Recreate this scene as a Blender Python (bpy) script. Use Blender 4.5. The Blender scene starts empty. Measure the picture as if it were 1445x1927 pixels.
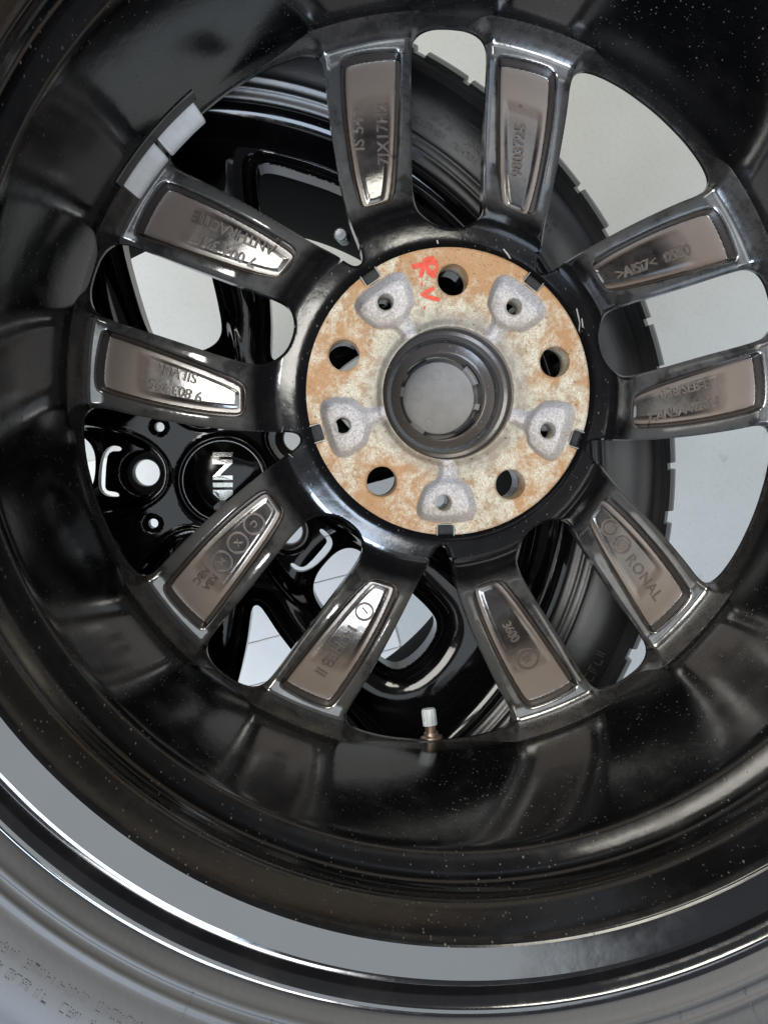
import bpy, bmesh, math, random
import numpy as np
from mathutils import Vector, Matrix
random.seed(4); rng = np.random.default_rng(7)
C = bpy.context.scene.collection
S = 0.001                                   # everything below is written in millimetres

# ------------------------------------------------------------------ camera
cam = bpy.data.objects.new('camera', bpy.data.cameras.new('camera')); C.objects.link(cam)
R = Matrix(((0.99795207, 0.00551333, -0.06372813), (0.0, 0.99627861, 0.0861913), (0.06396617, -0.08601479, 0.99423829)))
M = R.to_4x4(); M.translation = Vector((-57.937, -26.168, 388.185)) * S
cam.matrix_world = M
cam.data.sensor_fit = 'HORIZONTAL'; cam.data.sensor_width = 36; cam.data.lens = 36 * 1450.3 / 1445
cam.data.clip_start = 0.01; cam.data.clip_end = 60
bpy.context.scene.camera = cam
# ------------------------------------------------------------------ world and lamps
w = bpy.data.worlds.new('World'); bpy.context.scene.world = w; w.use_nodes = True
bg = w.node_tree.nodes['Background']; bg.inputs[0].default_value = (0.86, 0.9, 1.0, 1); bg.inputs[1].default_value = 0.11
sc = bpy.context.scene
sc.view_settings.view_transform = 'Standard'; sc.view_settings.look = 'None'; sc.view_settings.exposure = 0.15; sc.view_settings.gamma = 1
def area(name, loc, aim, sx, sy, power, col):
    L = bpy.data.lights.new(name, 'AREA'); L.shape = 'RECTANGLE'; L.size = sx; L.size_y = sy; L.energy = power; L.color = col
    o = bpy.data.objects.new(name, L); C.objects.link(o); o.location = loc
    o.rotation_euler = (Vector(aim) - Vector(loc)).to_track_quat('-Z', 'Y').to_euler()
    return o
area('door_light', (-1.0, -1.6, 1.9), (0, 0, -0.1), 1.1, 1.0, 44, (0.66, 0.80, 1.0))
area('near_lamp', (-0.25, -1.1, 2.15), (0, 0, -0.1), 0.6, 0.5, 11, (0.97, 0.98, 1.0))
area('left_lamp', (-0.98, 0.56, 2.1), (0, 0, -0.1), 1.05, 0.9, 31, (1.0, 0.97, 0.90))
area('skylight', (0.0, -0.28, 2.2), (0.0, -0.28, 0), 0.92, 1.05, 4.3, (0.86, 0.94, 1.0))
area('back_lamp', (0.08, 1.35, 1.8), (0, 0, 0), 0.6, 0.5, 11, (1.0, 0.96, 0.84))
area('shop_lamp', (-1.05, 1.85, 0.85), (0, 0, 0.05), 2.3, 0.4, 20, (1.0, 0.95, 0.86))

# ------------------------------------------------------------------ materials
def mat(name):
    m = bpy.data.materials.new(name); m.use_nodes = True
    nt = m.node_tree; b = nt.nodes['Principled BSDF']
    return m, nt, b
def N(nt, t, **kw):
    n = nt.nodes.new(t)
    for k, v in kw.items():
        if hasattr(n, k) and k not in ('Scale', 'Detail'): setattr(n, k, v)
        else: n.inputs[k].default_value = v
    return n
def lk(nt, a, b): nt.links.new(a, b)
def noise(nt, scale, detail=4, rough=0.5, vec=None, dist=0.0):
    n = nt.nodes.new('ShaderNodeTexNoise'); n.inputs['Scale'].default_value = scale; n.inputs['Detail'].default_value = detail
    n.inputs['Roughness'].default_value = rough; n.inputs['Distortion'].default_value = dist
    if vec is None:
        tc = nt.nodes.new('ShaderNodeTexCoord'); vec = tc.outputs['Object']
    lk(nt, vec, n.inputs['Vector']); return n.outputs['Fac']
def ramp(nt, fac, stops):
    r = nt.nodes.new('ShaderNodeValToRGB'); e = r.color_ramp.elements
    while len(e) < len(stops): e.new(0.5)
    for q, (p_, c) in zip(e, stops):
        q.position = p_; q.color = (c if isinstance(c, tuple) else (c, c, c)) + (1,)
    lk(nt, fac, r.inputs[0]); return r.outputs[0]
def mixc(nt, fac, a, b):
    n = nt.nodes.new('ShaderNodeMix'); n.data_type = 'RGBA'
    for s, v in ((0, fac), (6, a), (7, b)):
        if isinstance(v, (int, float)): n.inputs[s].default_value = v
        elif isinstance(v, tuple): n.inputs[s].default_value = v + (1,)
        else: lk(nt, v, n.inputs[s])
    return n.outputs[2]
def mathn(nt, op, a, b=None, clamp=False):
    n = nt.nodes.new('ShaderNodeMath'); n.operation = op; n.use_clamp = clamp
    for i, v in enumerate((a, b)):
        if v is None: continue
        if isinstance(v, (int, float)): n.inputs[i].default_value = v
        else: lk(nt, v, n.inputs[i])
    return n.outputs[0]
def attr(nt, name):
    n = nt.nodes.new('ShaderNodeAttribute'); n.attribute_name = name; return n.outputs['Fac']
def bump(nt, b, h, strength, dist):
    n = nt.nodes.new('ShaderNodeBump'); n.inputs['Strength'].default_value = strength; n.inputs['Distance'].default_value = dist
    lk(nt, h, n.inputs['Height']); lk(nt, n.outputs[0], b.inputs['Normal']); return n
def specks(nt, scale, thr):
    """little elongated dusty flecks lying on the paint"""
    tc = nt.nodes.new('ShaderNodeTexCoord')
    mp = nt.nodes.new('ShaderNodeMapping'); mp.inputs['Scale'].default_value = (1.0, 0.5, 0.7); lk(nt, tc.outputs['Object'], mp.inputs[0])
    v = nt.nodes.new('ShaderNodeTexVoronoi'); v.inputs['Scale'].default_value = scale; lk(nt, mp.outputs[0], v.inputs['Vector'])
    rad = mathn(nt, 'MULTIPLY', mathn(nt, 'POWER', nt_sep(nt, v.outputs['Color']), 5.0), thr)
    return mathn(nt, 'LESS_THAN', v.outputs['Distance'], rad)
def nt_sep(nt, col):
    s = nt.nodes.new('ShaderNodeSeparateColor'); lk(nt, col, s.inputs[0]); return s.outputs[0]

def paint(name, base=(0.006, 0.006, 0.007), rough=0.13, ior=1.75, speck=0.0, dirt=0.0, pocket=False, bmp=0.16):
    m, nt, b = mat(name)
    b.inputs['IOR'].default_value = ior
    col = None
    n1 = noise(nt, 45, 6, 0.65); n2 = noise(nt, 600, 3)
    rr = mathn(nt, 'ADD', mathn(nt, 'MULTIPLY', ramp(nt, n1, [(0.5, 0.0), (0.8, 1.0)]), 0.10), rough)
    dustf = ramp(nt, n1, [(0.5, 0.0), (0.85, 0.08 + dirt)])
    col = mixc(nt, dustf, base, (0.10, 0.088, 0.075))
    if speck:
        sp = mathn(nt, 'MAXIMUM', specks(nt, 800, speck), specks(nt, 300, speck * 0.38))
        dens = ramp(nt, noise(nt, 18, 4, 0.6), [(0.35, 0.15), (0.65, 1.0)])
        spf = mathn(nt, 'MULTIPLY', sp, dens)
        col = mixc(nt, spf, col, (0.16, 0.15, 0.13))
        rr = mathn(nt, 'ADD', rr, mathn(nt, 'MULTIPLY', spf, 0.5), True)
    g = attr(nt, 'grime')
    gn = mathn(nt, 'MULTIPLY', g, ramp(nt, noise(nt, 120, 7, 0.75), [(0.3, 0.25), (0.62, 1.0)]), True)
    col = mixc(nt, gn, col, mixc(nt, ramp(nt, g, [(0.45, 0.0), (0.9, 1.0)]), (0.08, 0.072, 0.064), (0.42, 0.38, 0.31)))
    rr = mathn(nt, 'ADD', rr, mathn(nt, 'MULTIPLY', gn, 0.55), True)
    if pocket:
        d = attr(nt, 'brown_reflection')                       # painted brown reflection: strong on the outer pocket floor, weak on the glossy patch
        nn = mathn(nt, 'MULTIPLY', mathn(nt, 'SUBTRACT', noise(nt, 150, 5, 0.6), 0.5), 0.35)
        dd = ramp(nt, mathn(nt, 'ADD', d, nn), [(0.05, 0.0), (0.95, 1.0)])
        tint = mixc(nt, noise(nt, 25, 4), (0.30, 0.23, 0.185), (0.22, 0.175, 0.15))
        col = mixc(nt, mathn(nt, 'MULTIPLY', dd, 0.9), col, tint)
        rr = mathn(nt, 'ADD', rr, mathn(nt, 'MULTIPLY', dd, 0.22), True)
        tc = nt.nodes.new('ShaderNodeTexCoord'); mp = nt.nodes.new('ShaderNodeMapping'); mp.inputs['Scale'].default_value = (1, 1, 1)
        lk(nt, tc.outputs['Object'], mp.inputs[0])
        silver_sheen = mathn(nt, 'MULTIPLY', attr(nt, 'land'), ramp(nt, noise(nt, 70, 5, 0.6), [(0.35, 0.1), (0.65, 0.75)]))  # silvery reflections on the spoke lands, painted in as patchy grey metal
        col = mixc(nt, silver_sheen, col, (0.30, 0.295, 0.285)); lk(nt, mathn(nt, 'MULTIPLY', silver_sheen, 0.85), b.inputs['Metallic'])
        rr = mathn(nt, 'ADD', rr, mathn(nt, 'MULTIPLY', silver_sheen, 0.0), True)
    lk(nt, col, b.inputs['Base Color']); lk(nt, rr, b.inputs['Roughness'])
    bump(nt, b, mathn(nt, 'ADD', mathn(nt, 'MULTIPLY', noise(nt, 90, 3), 1.0), mathn(nt, 'MULTIPLY', n2, 0.06)), bmp, 0.0012)
    return m
m_barrel = paint('black_barrel_paint', base=(0.004, 0.004, 0.0045), rough=0.12, ior=1.6, speck=0.32, dirt=0.0, bmp=0.05)
m_lip = paint('black_lip_paint', rough=0.09, ior=2.3, bmp=0.045, dirt=0.04)
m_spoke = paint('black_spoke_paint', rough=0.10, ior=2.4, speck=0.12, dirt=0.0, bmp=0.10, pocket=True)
m_hubring = paint('black_hub_paint', rough=0.16, ior=1.7, speck=0.3)
m_well2 = paint('dull_black_barrel', base=(0.004, 0.004, 0.004), rough=0.8, ior=1.15)
m_front = paint('gloss_black_front_paint', base=(0.004, 0.004, 0.005), rough=0.07, ior=1.5, speck=0.14, bmp=0.03)
m_well = paint('black_bore_paint', base=(0.075, 0.064, 0.058), rough=0.25, ior=1.6, speck=0.35, dirt=0.2)

def simple(name, col, rough=0.5, metal=0.0, ior=1.5, nscale=60, var=0.25, bs=0.2, bd=0.0005, coat=0.0):
    m, nt, b = mat(name)
    f = noise(nt, nscale, 6, 0.6)
    dark = tuple(c * (1 - var) for c in col); lite = tuple(min(1, c * (1 + var)) for c in col)
    lk(nt, mixc(nt, ramp(nt, f, [(0.3, 0.0), (0.7, 1.0)]), dark, lite), b.inputs['Base Color'])
    lk(nt, mathn(nt, 'ADD', mathn(nt, 'MULTIPLY', f, 0.2), rough - 0.1, True), b.inputs['Roughness'])
    b.inputs['Metallic'].default_value = metal; b.inputs['IOR'].default_value = ior; b.inputs['Coat Weight'].default_value = coat
    bump(nt, b, noise(nt, nscale * 12, 3), bs, bd)
    return m
m_chrome = simple('chrome', (0.85, 0.85, 0.83), 0.18, 1.0, nscale=80, var=0.08, bs=0.1)
m_zinc = simple('coated_weight_metal', (0.95, 0.94, 0.90), 0.45, 0.0, nscale=140, var=0.12)
m_tape = simple('adhesive_tape', (0.10, 0.095, 0.085), 0.6, nscale=90)
m_cap = simple('grey_cap_plastic', (0.25, 0.245, 0.24), 0.36, 0.0, nscale=60, var=0.15)
m_clip = simple('dark_clip_plastic', (0.035, 0.035, 0.045), 0.4, 0.0)
m_brass = simple('brass_threads', (0.42, 0.33, 0.27), 0.35, 0.8, nscale=300, var=0.3)
m_whitecap = simple('pale_valve_plastic', (0.62, 0.68, 0.72), 0.35)
m_greycap = simple('grey_valve_cap', (0.42, 0.44, 0.47), 0.35, 0.5)
m_red = simple('red_paint_pen', (0.72, 0.07, 0.035), 0.45, nscale=400, var=0.25)
m_mark = simple('brown_reflection_lettering', (0.13, 0.105, 0.09), 0.3, ior=1.6, nscale=200)  # brown reflected by the cast letters, put into their base colour
m_chip = simple('bare_metal_chip', (0.6, 0.6, 0.58), 0.35, 0.7)

def rubber(name, col, rough):
    m, nt, b = mat(name)
    f = noise(nt, 14, 6, 0.6)
    lk(nt, mixc(nt, ramp(nt, f, [(0.35, 0.0), (0.7, 1.0)]), col, tuple(c * 1.5 for c in col)), b.inputs['Base Color'])
    lk(nt, mathn(nt, 'ADD', mathn(nt, 'MULTIPLY', f, 0.15), rough), b.inputs['Roughness'])
    b.inputs['IOR'].default_value = 1.75
    bump(nt, b, noise(nt, 500, 3), 0.15, 0.0004)
    return m
m_rubber = rubber('tyre_rubber', (0.036, 0.0355, 0.037), 0.46)
m_rubber2 = rubber('tyre_rubber_dark', (0.014, 0.014, 0.0145), 0.26)
m_rubmark = rubber('tyre_lettering_rubber', (0.038, 0.038, 0.039), 0.5)

# rusty machined mounting pad: bare aluminium, gold-brown corrosion, rust blooms; cast grey in the hollows
m_pad, nt, b = mat('rusty_mounting_pad')
tc = nt.nodes.new('ShaderNodeTexCoord')
fine = noise(nt, 1250, 8, 0.85); mid = noise(nt, 110, 10, 0.8, dist=0.3); big = noise(nt, 22, 5, 0.6)
base = mixc(nt, ramp(nt, fine, [(0.38, 0.0), (0.6, 1.0)]), (0.30, 0.235, 0.15), (1.0, 0.93, 0.76))
base = mixc(nt, ramp(nt, mathn(nt, 'ADD', mathn(nt, 'MULTIPLY', fine, 0.45), mathn(nt, 'MULTIPLY', mid, 0.6)), [(0.52, 0.0), (0.58, 0.75)]), base, (0.22, 0.15, 0.09))
rustf = ramp(nt, mathn(nt, 'ADD', mathn(nt, 'MULTIPLY', mid, 0.55), mathn(nt, 'MULTIPLY', mathn(nt, 'ADD', big, mathn(nt, 'MULTIPLY', attr(nt, 'outer'), 0.17)), 0.5)), [(0.525, 0.0), (0.63, 0.85)])
base = mixc(nt, rustf, base, mixc(nt, fine, (0.27, 0.115, 0.045), (0.68, 0.37, 0.15)))
casts = mixc(nt, ramp(nt, noise(nt, 900, 6, 0.8), [(0.35, 0.0), (0.65, 1.0)]), (0.28, 0.255, 0.245), (0.76, 0.72, 0.70))
rec = attr(nt, 'recess')
inn = mathn(nt, 'MULTIPLY', ramp(nt, attr(nt, 'outer'), [(0.0, 0.75), (0.22, 0.0)]), ramp(nt, mid, [(0.35, 0.4), (0.6, 1.0)]))
base = mixc(nt, inn, base, (0.34, 0.315, 0.28))
pits = ramp(nt, noise(nt, 620, 3, 0.5), [(0.63, 0.0), (0.69, 0.75)])
base = mixc(nt, pits, base, (0.10, 0.065, 0.04))
col = mixc(nt, rec, base, casts)
col = mixc(nt, attr(nt, 'paint'), col, (0.02, 0.02, 0.021))
lk(nt, col, b.inputs['Base Color'])
lk(nt, mathn(nt, 'MULTIPLY', mathn(nt, 'SUBTRACT', 1.0, rustf, True), mathn(nt, 'SUBTRACT', 0.28, mathn(nt, 'MULTIPLY', rec, -0.1))), b.inputs['Metallic'])
lk(nt, mathn(nt, 'SUBTRACT', mathn(nt, 'ADD', mathn(nt, 'MULTIPLY', fine, 0.35), 0.36), mathn(nt, 'MULTIPLY', attr(nt, 'paint'), 0.35)), b.inputs['Roughness'])
bump(nt, b, mathn(nt, 'ADD', fine, mathn(nt, 'MULTIPLY', mid, 0.6)), 0.85, 0.0006)

# concrete
m_floor, nt, b = mat('concrete')
n1 = noise(nt, 5, 8, 0.6); n2 = noise(nt, 160, 6, 0.7); n3 = noise(nt, 26, 3, 0.5)
col = mixc(nt, ramp(nt, n1, [(0.35, 0.0), (0.68, 1.0)]), (0.585, 0.61, 0.60), (0.65, 0.68, 0.68))
col = mixc(nt, ramp(nt, n2, [(0.25, 0.2), (0.5, 0.0)]), col, (0.30, 0.30, 0.27))
col = mixc(nt, ramp(nt, n3, [(0.66, 0.0), (0.80, 0.5)]), col, (0.28, 0.28, 0.25))
sp_ = nt.nodes.new('ShaderNodeTexVoronoi'); sp_.inputs['Scale'].default_value = 9; sp_.inputs['Randomness'].default_value = 1; lk(nt, nt.nodes.new('ShaderNodeTexCoord').outputs['Object'], sp_.inputs['Vector'])
col = mixc(nt, ramp(nt, sp_.outputs['Distance'], [(0.015, 0.5), (0.035, 0.0)]), col, (0.2, 0.2, 0.17))
lk(nt, col, b.inputs['Base Color']); b.inputs['Roughness'].default_value = 0.55
bump(nt, b, n2, 0.25, 0.0006)
m_board = simple('white_plastic_board', (0.84, 0.85, 0.84), 0.5, nscale=20, var=0.05)

# ------------------------------------------------------------------ object helpers
def obj(name, me, m, parent=None, loc=(0, 0, 0), rotz=0.0):
    o = bpy.data.objects.new(name, me); C.objects.link(o)
    if m is not None and not me.materials: me.materials.append(m)
    o.location = loc; o.rotation_euler = (0, 0, rotz)
    if parent is not None: o.parent = parent
    return o
def mesh(name, V, F, smooth=True, sharp=None, normals=None, attrs=None):
    me = bpy.data.meshes.new(name)
    V = np.asarray(V, float) * S
    me.from_pydata(V.tolist(), [], [tuple(int(i) for i in f) for f in F]); me.update()
    me.polygons.foreach_set('use_smooth', [smooth] * len(me.polygons))
    if attrs:
        for k, v in attrs.items():
            a = me.attributes.new(k, 'FLOAT', 'POINT'); a.data.foreach_set('value', np.asarray(v, np.float32))
    if normals is not None: me.normals_split_custom_set_from_vertices([tuple(n) for n in normals])
    elif sharp is not None: me.set_sharp_from_angle(angle=math.radians(sharp))
    return me
def thing(name, label, cat, loc=(0, 0, 0), rotz=0.0):
    o = bpy.data.objects.new(name, None); C.objects.link(o); o.location = Vector(loc) * S; o.rotation_euler = (0, 0, rotz)
    o['label'] = label; o['category'] = cat; o.empty_display_size = 0.02; return o
def lathe(name, prof, seg=288, sharp=32, closed=False, a0=0, a1=2 * math.pi, attrf=None):
    prof = np.array(prof, float); n = len(prof); full = abs(a1 - a0 - 2 * math.pi) < 1e-6
    na = seg if full else seg + 1
    A = np.linspace(a0, a1, na, endpoint=not full)
    V = np.array([(r * math.cos(a), r * math.sin(a), z) for a in A for r, z in prof])
    F = []
    for i in range(seg):
        j = (i + 1) % na
        for k in range(n - (0 if closed else 1)):
            l = (k + 1) % n
            F.append((i * n + k, i * n + l, j * n + l, j * n + k))
    at = attrf(V) if attrf else None
    return mesh(name, V, F, True, sharp, attrs=at)
def smooth_prof(pts, it=2):
    """Chaikin corner cutting, for soft profiles"""
    P = [np.array(p, float) for p in pts]
    for _ in range(it):
        Q = [P[0]]
        for a, b_ in zip(P[:-1], P[1:]): Q += [a * .75 + b_ * .25, a * .25 + b_ * .75]
        Q.append(P[-1]); P = Q
    return [tuple(p) for p in P]
def box(sx, sy, sz, bev=0.0, seg=2):
    bm = bmesh.new(); bmesh.ops.create_cube(bm, size=1)
    for v in bm.verts: v.co = Vector((v.co.x * sx, v.co.y * sy, v.co.z * sz)) * S
    if bev: bmesh.ops.bevel(bm, geom=bm.edges[:], offset=bev * S, segments=seg, affect='EDGES')
    return bm
def bm_mesh(name, bm, smooth=False, sharp=30):
    me = bpy.data.meshes.new(name); bm.to_mesh(me); bm.free()
    if smooth:
        me.polygons.foreach_set('use_smooth', [True] * len(me.polygons)); me.set_sharp_from_angle(angle=math.radians(sharp))
    return me

# ------------------------------------------------------------------ signed distances and cut height sheets
def chaikin(P, it=2):
    P = np.array(P, float)
    for _ in range(it):
        Q = np.roll(P, -1, 0); P = np.stack([P * .75 + Q * .25, P * .25 + Q * .75], 1).reshape(-1, 2)
    return P
def sdf(P, X):
    """signed distance to closed polygon P at points X (negative inside)"""
    A = P; B = np.roll(P, -1, 0); d2 = np.full(len(X), 1e18); ins = np.zeros(len(X), bool)
    for a, b_ in zip(A, B):
        e = b_ - a; w_ = X - a; t = np.clip((w_ @ e) / max(e @ e, 1e-12), 0, 1)
        d = w_ - t[:, None] * e; d2 = np.minimum(d2, (d * d).sum(1))
        c = ((a[1] <= X[:, 1]) != (b_[1] <= X[:, 1])) & (X[:, 0] < (b_[0] - a[0]) * (X[:, 1] - a[1]) / ((b_[1] - a[1]) if b_[1] != a[1] else 1e-12) + a[0])
        ins ^= c
    d = np.sqrt(d2); return np.where(ins, -d, d)
def rot(X, deg):
    c, s = math.cos(math.radians(deg)), math.sin(math.radians(deg)); return X @ np.array([[c, s], [-s, c]])
def grid(x0, x1, y0, y1, st):
    xs = np.arange(x0, x1 + st, st); ys = np.arange(y0, y1 + st, st); nx, ny = len(xs), len(ys)
    P = np.stack(np.meshgrid(xs, ys), -1).reshape(-1, 2)
    i = (np.arange(ny - 1)[:, None] * nx + np.arange(nx - 1)[None]).ravel()
    T = np.concatenate([np.stack([i, i + 1, i + nx + 1], 1), np.stack([i, i + nx + 1, i + nx], 1)])
    return P, T
def clip(P, T, fn):
    """keep where fn < 0, cutting the triangles that cross"""
    f = fn(P); f = np.where(np.abs(f) < 1e-6, 1e-6, f)
    ins = f < 0; k = ins[T].sum(1)
    keep = [T[k == 3]]; newP = []; cache = {}; nb = len(P); out = []
    def cut(a, b_):
        key = (a, b_) if a < b_ else (b_, a)
        if key not in cache:
            t = f[key[0]] / (f[key[0]] - f[key[1]]); q = P[key[0]] + (P[key[1]] - P[key[0]]) * t
            cache[key] = nb + len(newP); newP.append(q)
        return cache[key]
    for tri in T[(k == 1) | (k == 2)]:
        a, b_, c = (int(v) for v in tri)
        while not ((ins[a] and not ins[b_] and not ins[c]) or (not ins[a] and ins[b_] and ins[c])): a, b_, c = b_, c, a
        ab, ac = cut(a, b_), cut(a, c)
        if ins[a]: out.append((a, ab, ac))
        else: out += [(ab, b_, c), (ab, c, ac)]
    if out: keep.append(np.array(out))
    T = np.concatenate(keep); P = np.concatenate([P, np.array(newP).reshape(-1, 2)]) if newP else P
    used = np.unique(T); m_ = np.full(len(P), -1); m_[used] = np.arange(len(used))
    return P[used], m_[T]
def sheet(name, P, T, hfn, thick, attrs=None, mirror=False, thickfn=None, eps=0.45):
    """solid: top surface z = hfn(P), walls down all cut edges, flat underside"""
    h = hfn(P)
    gx = (hfn(P + [eps, 0]) - hfn(P - [eps, 0])) / (2 * eps); gy = (hfn(P + [0, eps]) - hfn(P - [0, eps])) / (2 * eps)
    n = np.stack([-gx, -gy, np.ones(len(P))], 1); n /= np.linalg.norm(n, axis=1)[:, None]
    e = np.concatenate([T[:, [0, 1]], T[:, [1, 2]], T[:, [2, 0]]])
    key = np.sort(e, 1); _, inv, cnt = np.unique(key, axis=0, return_inverse=True, return_counts=True)
    be = e[cnt[inv.ravel()] == 1]
    bv = np.unique(be); mp = {int(v): i for i, v in enumerate(bv)}
    th = thickfn(P) if thickfn else np.full(len(P), float(thick))
    wn = np.zeros((len(P), 2))
    d = P[be[:, 1]] - P[be[:, 0]]; o = np.stack([d[:, 1], -d[:, 0]], 1)
    np.add.at(wn, be[:, 0], o); np.add.at(wn, be[:, 1], o)
    wn = wn[bv]; wn /= np.linalg.norm(wn, axis=1)[:, None] + 1e-9; wn3 = np.c_[wn, np.zeros(len(wn))]
    nP, nb = len(P), len(bv)
    top = np.c_[P, h]; wt = np.c_[P[bv], h[bv]]; wb = np.c_[P[bv] - wn * 0.0, (h - th)[bv]]; bot = np.c_[P, h - th]
    V = np.concatenate([top, wt, wb, bot]); NN = np.concatenate([n, wn3, wn3, np.tile([0, 0, -1.0], (nP, 1))])
    W = np.array([(nP + mp[int(a)], nP + nb + mp[int(a)], nP + nb + mp[int(b_)], nP + mp[int(b_)]) for a, b_ in be])
    B = T[:, ::-1] + nP + 2 * nb
    at = {}
    if attrs:
        for k, fn in attrs.items():
            v = fn(P); at[k] = np.concatenate([v, v[bv], v[bv] * 0, v * 0])
    if mirror:
        V = V * [1, -1, 1]; NN = NN * [1, -1, 1]; T = T[:, ::-1]; W = W[:, ::-1]; B = B[:, ::-1]
    F = [tuple(t) for t in T] + [tuple(t) for t in W] + [tuple(t) for t in B]
    return mesh(name, V, F, True, normals=NN, attrs=at)
def ss(x): x = np.clip(x, 0, 1); return x * x * (3 - 2 * x)

# ================================================================== TOP WHEEL, seen from its back
PAIRS = [88.6, 16.6, -55.4, -127.4, 160.6]
half_s = [(84.0, 0), (84.6, 6), (87.5, 11.5), (92, 15.8), (98, 17.8), (108, 18.8), (120, 19.2), (150, 19.6), (168, 20.2), (182, 20.4), (188, 19.6), (192.6, 16.2), (195.4, 9.5), (195.9, 3)]
win_s = np.array(half_s + [(x, -y) for x, y in half_s[::-1] if y])
half_b = [(78.6, 0), (79.5, 2.4), (83, 4.6), (93, 7.6), (106, 12.2), (123, 19), (145, 29.2), (165, 39.6), (176, 46.2), (182.5, 48.2), (187.4, 45.4), (191.2, 37), (194.4, 23), (195.6, 9)]
win_b = np.array(half_b + [(195.9, 0)] + [(x, -y) for x, y in half_b[::-1] if y])
win_s = chaikin(win_s, 2); win_b = chaikin(win_b, 2)
win_b1 = rot(win_b, 36); win_b2 = rot(win_b, -36)
pocket = chaikin([(181.2, 30), (181.0, 27.0), (178, 26.2), (163, 26.2), (137, 26.4), (115, 27.2), (103, 28.6), (99.4, 31.5), (97.5, 37), (96.4, 42.5), (98.8, 46.6), (108, 49.2), (120, 52), (142, 55.6), (163, 57.4), (172.5, 57.6), (175.2, 56.4), (177.2, 52.5), (179.8, 42)], 2)
_tr = np.arange(60, 215, 0.5)
_tz = np.interp(_tr, [60, 71, 73, 75.5, 80, 90, 97, 108, 125, 150, 175, 190, 215], [-4, -4, -6.5, -9, -9.8, -12.5, -18.5, -26, -31, -34, -36.6, -38, -38.3])
_k = np.exp(-0.5 * (np.arange(-16, 17) * 0.5 / 2.2) ** 2); _k /= _k.sum()
_tz = np.convolve(np.pad(_tz, 16, 'edge'), _k, 'valid')
def zr(r): return np.interp(r, _tr, _tz)
def dwin(X):
    """distance into the metal from the nearest window edge (positive in metal)"""
    return np.minimum(np.minimum(sdf(win_s, X), sdf(win_b1, X)), sdf(win_b2, X))
PD = 8.5
def sp_(x, s): return s * np.logaddexp(0, x / s)
def h_spoke(X):
    r = np.hypot(X[:, 0], X[:, 1]); z = zr(r); dw = dwin(X)
    RR = 1.5; q = np.clip(1 - dw / RR, 0, 0.95); z = z - 1.3 * (1 - np.sqrt(1 - q * q))
    sp = sdf(pocket, X)
    z = z + (-34.5 - (r - 100) * 0.10 - z) * ss((-sp + 0.2) / 2.4) * (0.30 + 0.70 * ss((r - 99.5) / 9.5)) - 0.5 * ss((1.4 - sp) / 1.6) - 0.36 * sp_(3.0 - dw, 0.7) * ss((r - 90) / 12)
    z = z + 0.6 * ss((-sp - 4) / 3) * (1 - ss((r - 158) / 8))            # the slightly raised lettering field
    z = z + 0.30 * (sp_(r - 182.0, 0.9) - sp_(r - 188.5, 0.9)) * ss(dw / 2.5)
    rise = np.clip((r - 187.0) / 9.2, 0, 1)
    z = z + 12 * rise ** 2.0 * ss(dw / 4.0)
    return z
def floor_z(x, y):
    return h_spoke(np.array([[x, y]]))[0]
def brown_reflection(X):  # mask of the brown reflection painted on the pocket floor, fading towards the hub
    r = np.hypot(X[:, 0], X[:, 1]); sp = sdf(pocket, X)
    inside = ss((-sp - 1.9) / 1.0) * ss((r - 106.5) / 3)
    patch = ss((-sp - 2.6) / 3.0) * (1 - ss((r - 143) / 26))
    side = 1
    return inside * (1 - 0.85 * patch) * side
def grime(X):
    r = np.hypot(X[:, 0], X[:, 1]); return 0.38 * ss((r - 188.6) / 2.5) + 0.04 * ss((r - 165) / 20)
def land(X):
    r = np.hypot(X[:, 0], X[:, 1]); sp = sdf(pocket, X)
    return ss((sp + 0.2) / 1.2) * ss((r - 98) / 14) * (1 - ss((r - 189.5) / 1.5))
SA = {'brown_reflection': brown_reflection, 'grime': grime, 'land': land}
P, T = grid(74, 197, 3, 84, 0.6)
P, T = clip(P, T, lambda X: -dwin(X))
P, T = clip(P, T, lambda X: 85.5 - np.hypot(X[:, 0], X[:, 1]))
P, T = clip(P, T, lambda X: np.hypot(X[:, 0], X[:, 1]) - 189.0)
a36 = math.radians(36)
P, T = clip(P, T, lambda X: X[:, 1] * math.cos(a36) - X[:, 0] * math.sin(a36))
def th_s(X): return np.interp(np.hypot(X[:, 0], X[:, 1]), [70, 88, 110, 150, 180, 197], [11, 11, 9, 6, 3, 2.5])
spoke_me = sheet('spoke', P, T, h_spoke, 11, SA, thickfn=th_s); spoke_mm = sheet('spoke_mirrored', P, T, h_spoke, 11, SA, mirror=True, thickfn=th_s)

wheel = thing('car_wheel', 'upper wheel seen from its back, with a rusty round hub face and deep black barrel', 'wheel')
# hub ring (paint round the pad) : one sector sheet made whole
def fold(X):
    """rotate every point into its own pair's frame"""
    a = np.degrees(np.arctan2(X[:, 1], X[:, 0])) - PAIRS[0]; k = np.round(a / 72.0); b_ = np.radians(a - 72 * k); r = np.hypot(X[:, 0], X[:, 1])
    return np.stack([r * np.cos(b_), r * np.sin(b_)], 1)
def fold_abs(X):
    Y = fold(X); Y[:, 1] = np.abs(Y[:, 1]); return Y
def h_ring(X): return h_spoke(fold_abs(X))
P, T = grid(-88, 88, -88, 88, 0.9)
P, T = clip(P, T, lambda X: np.hypot(X[:, 0], X[:, 1]) - 85.5)
P, T = clip(P, T, lambda X: 71.6 - np.hypot(X[:, 0], X[:, 1]))
P, T = clip(P, T, lambda X: -dwin(fold_abs(X)))
obj('hub_ring', sheet('hub_ring', P, T, h_ring, 12, {'brown_reflection': lambda X: X[:, 0] * 0}), m_hubring, wheel)
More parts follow.
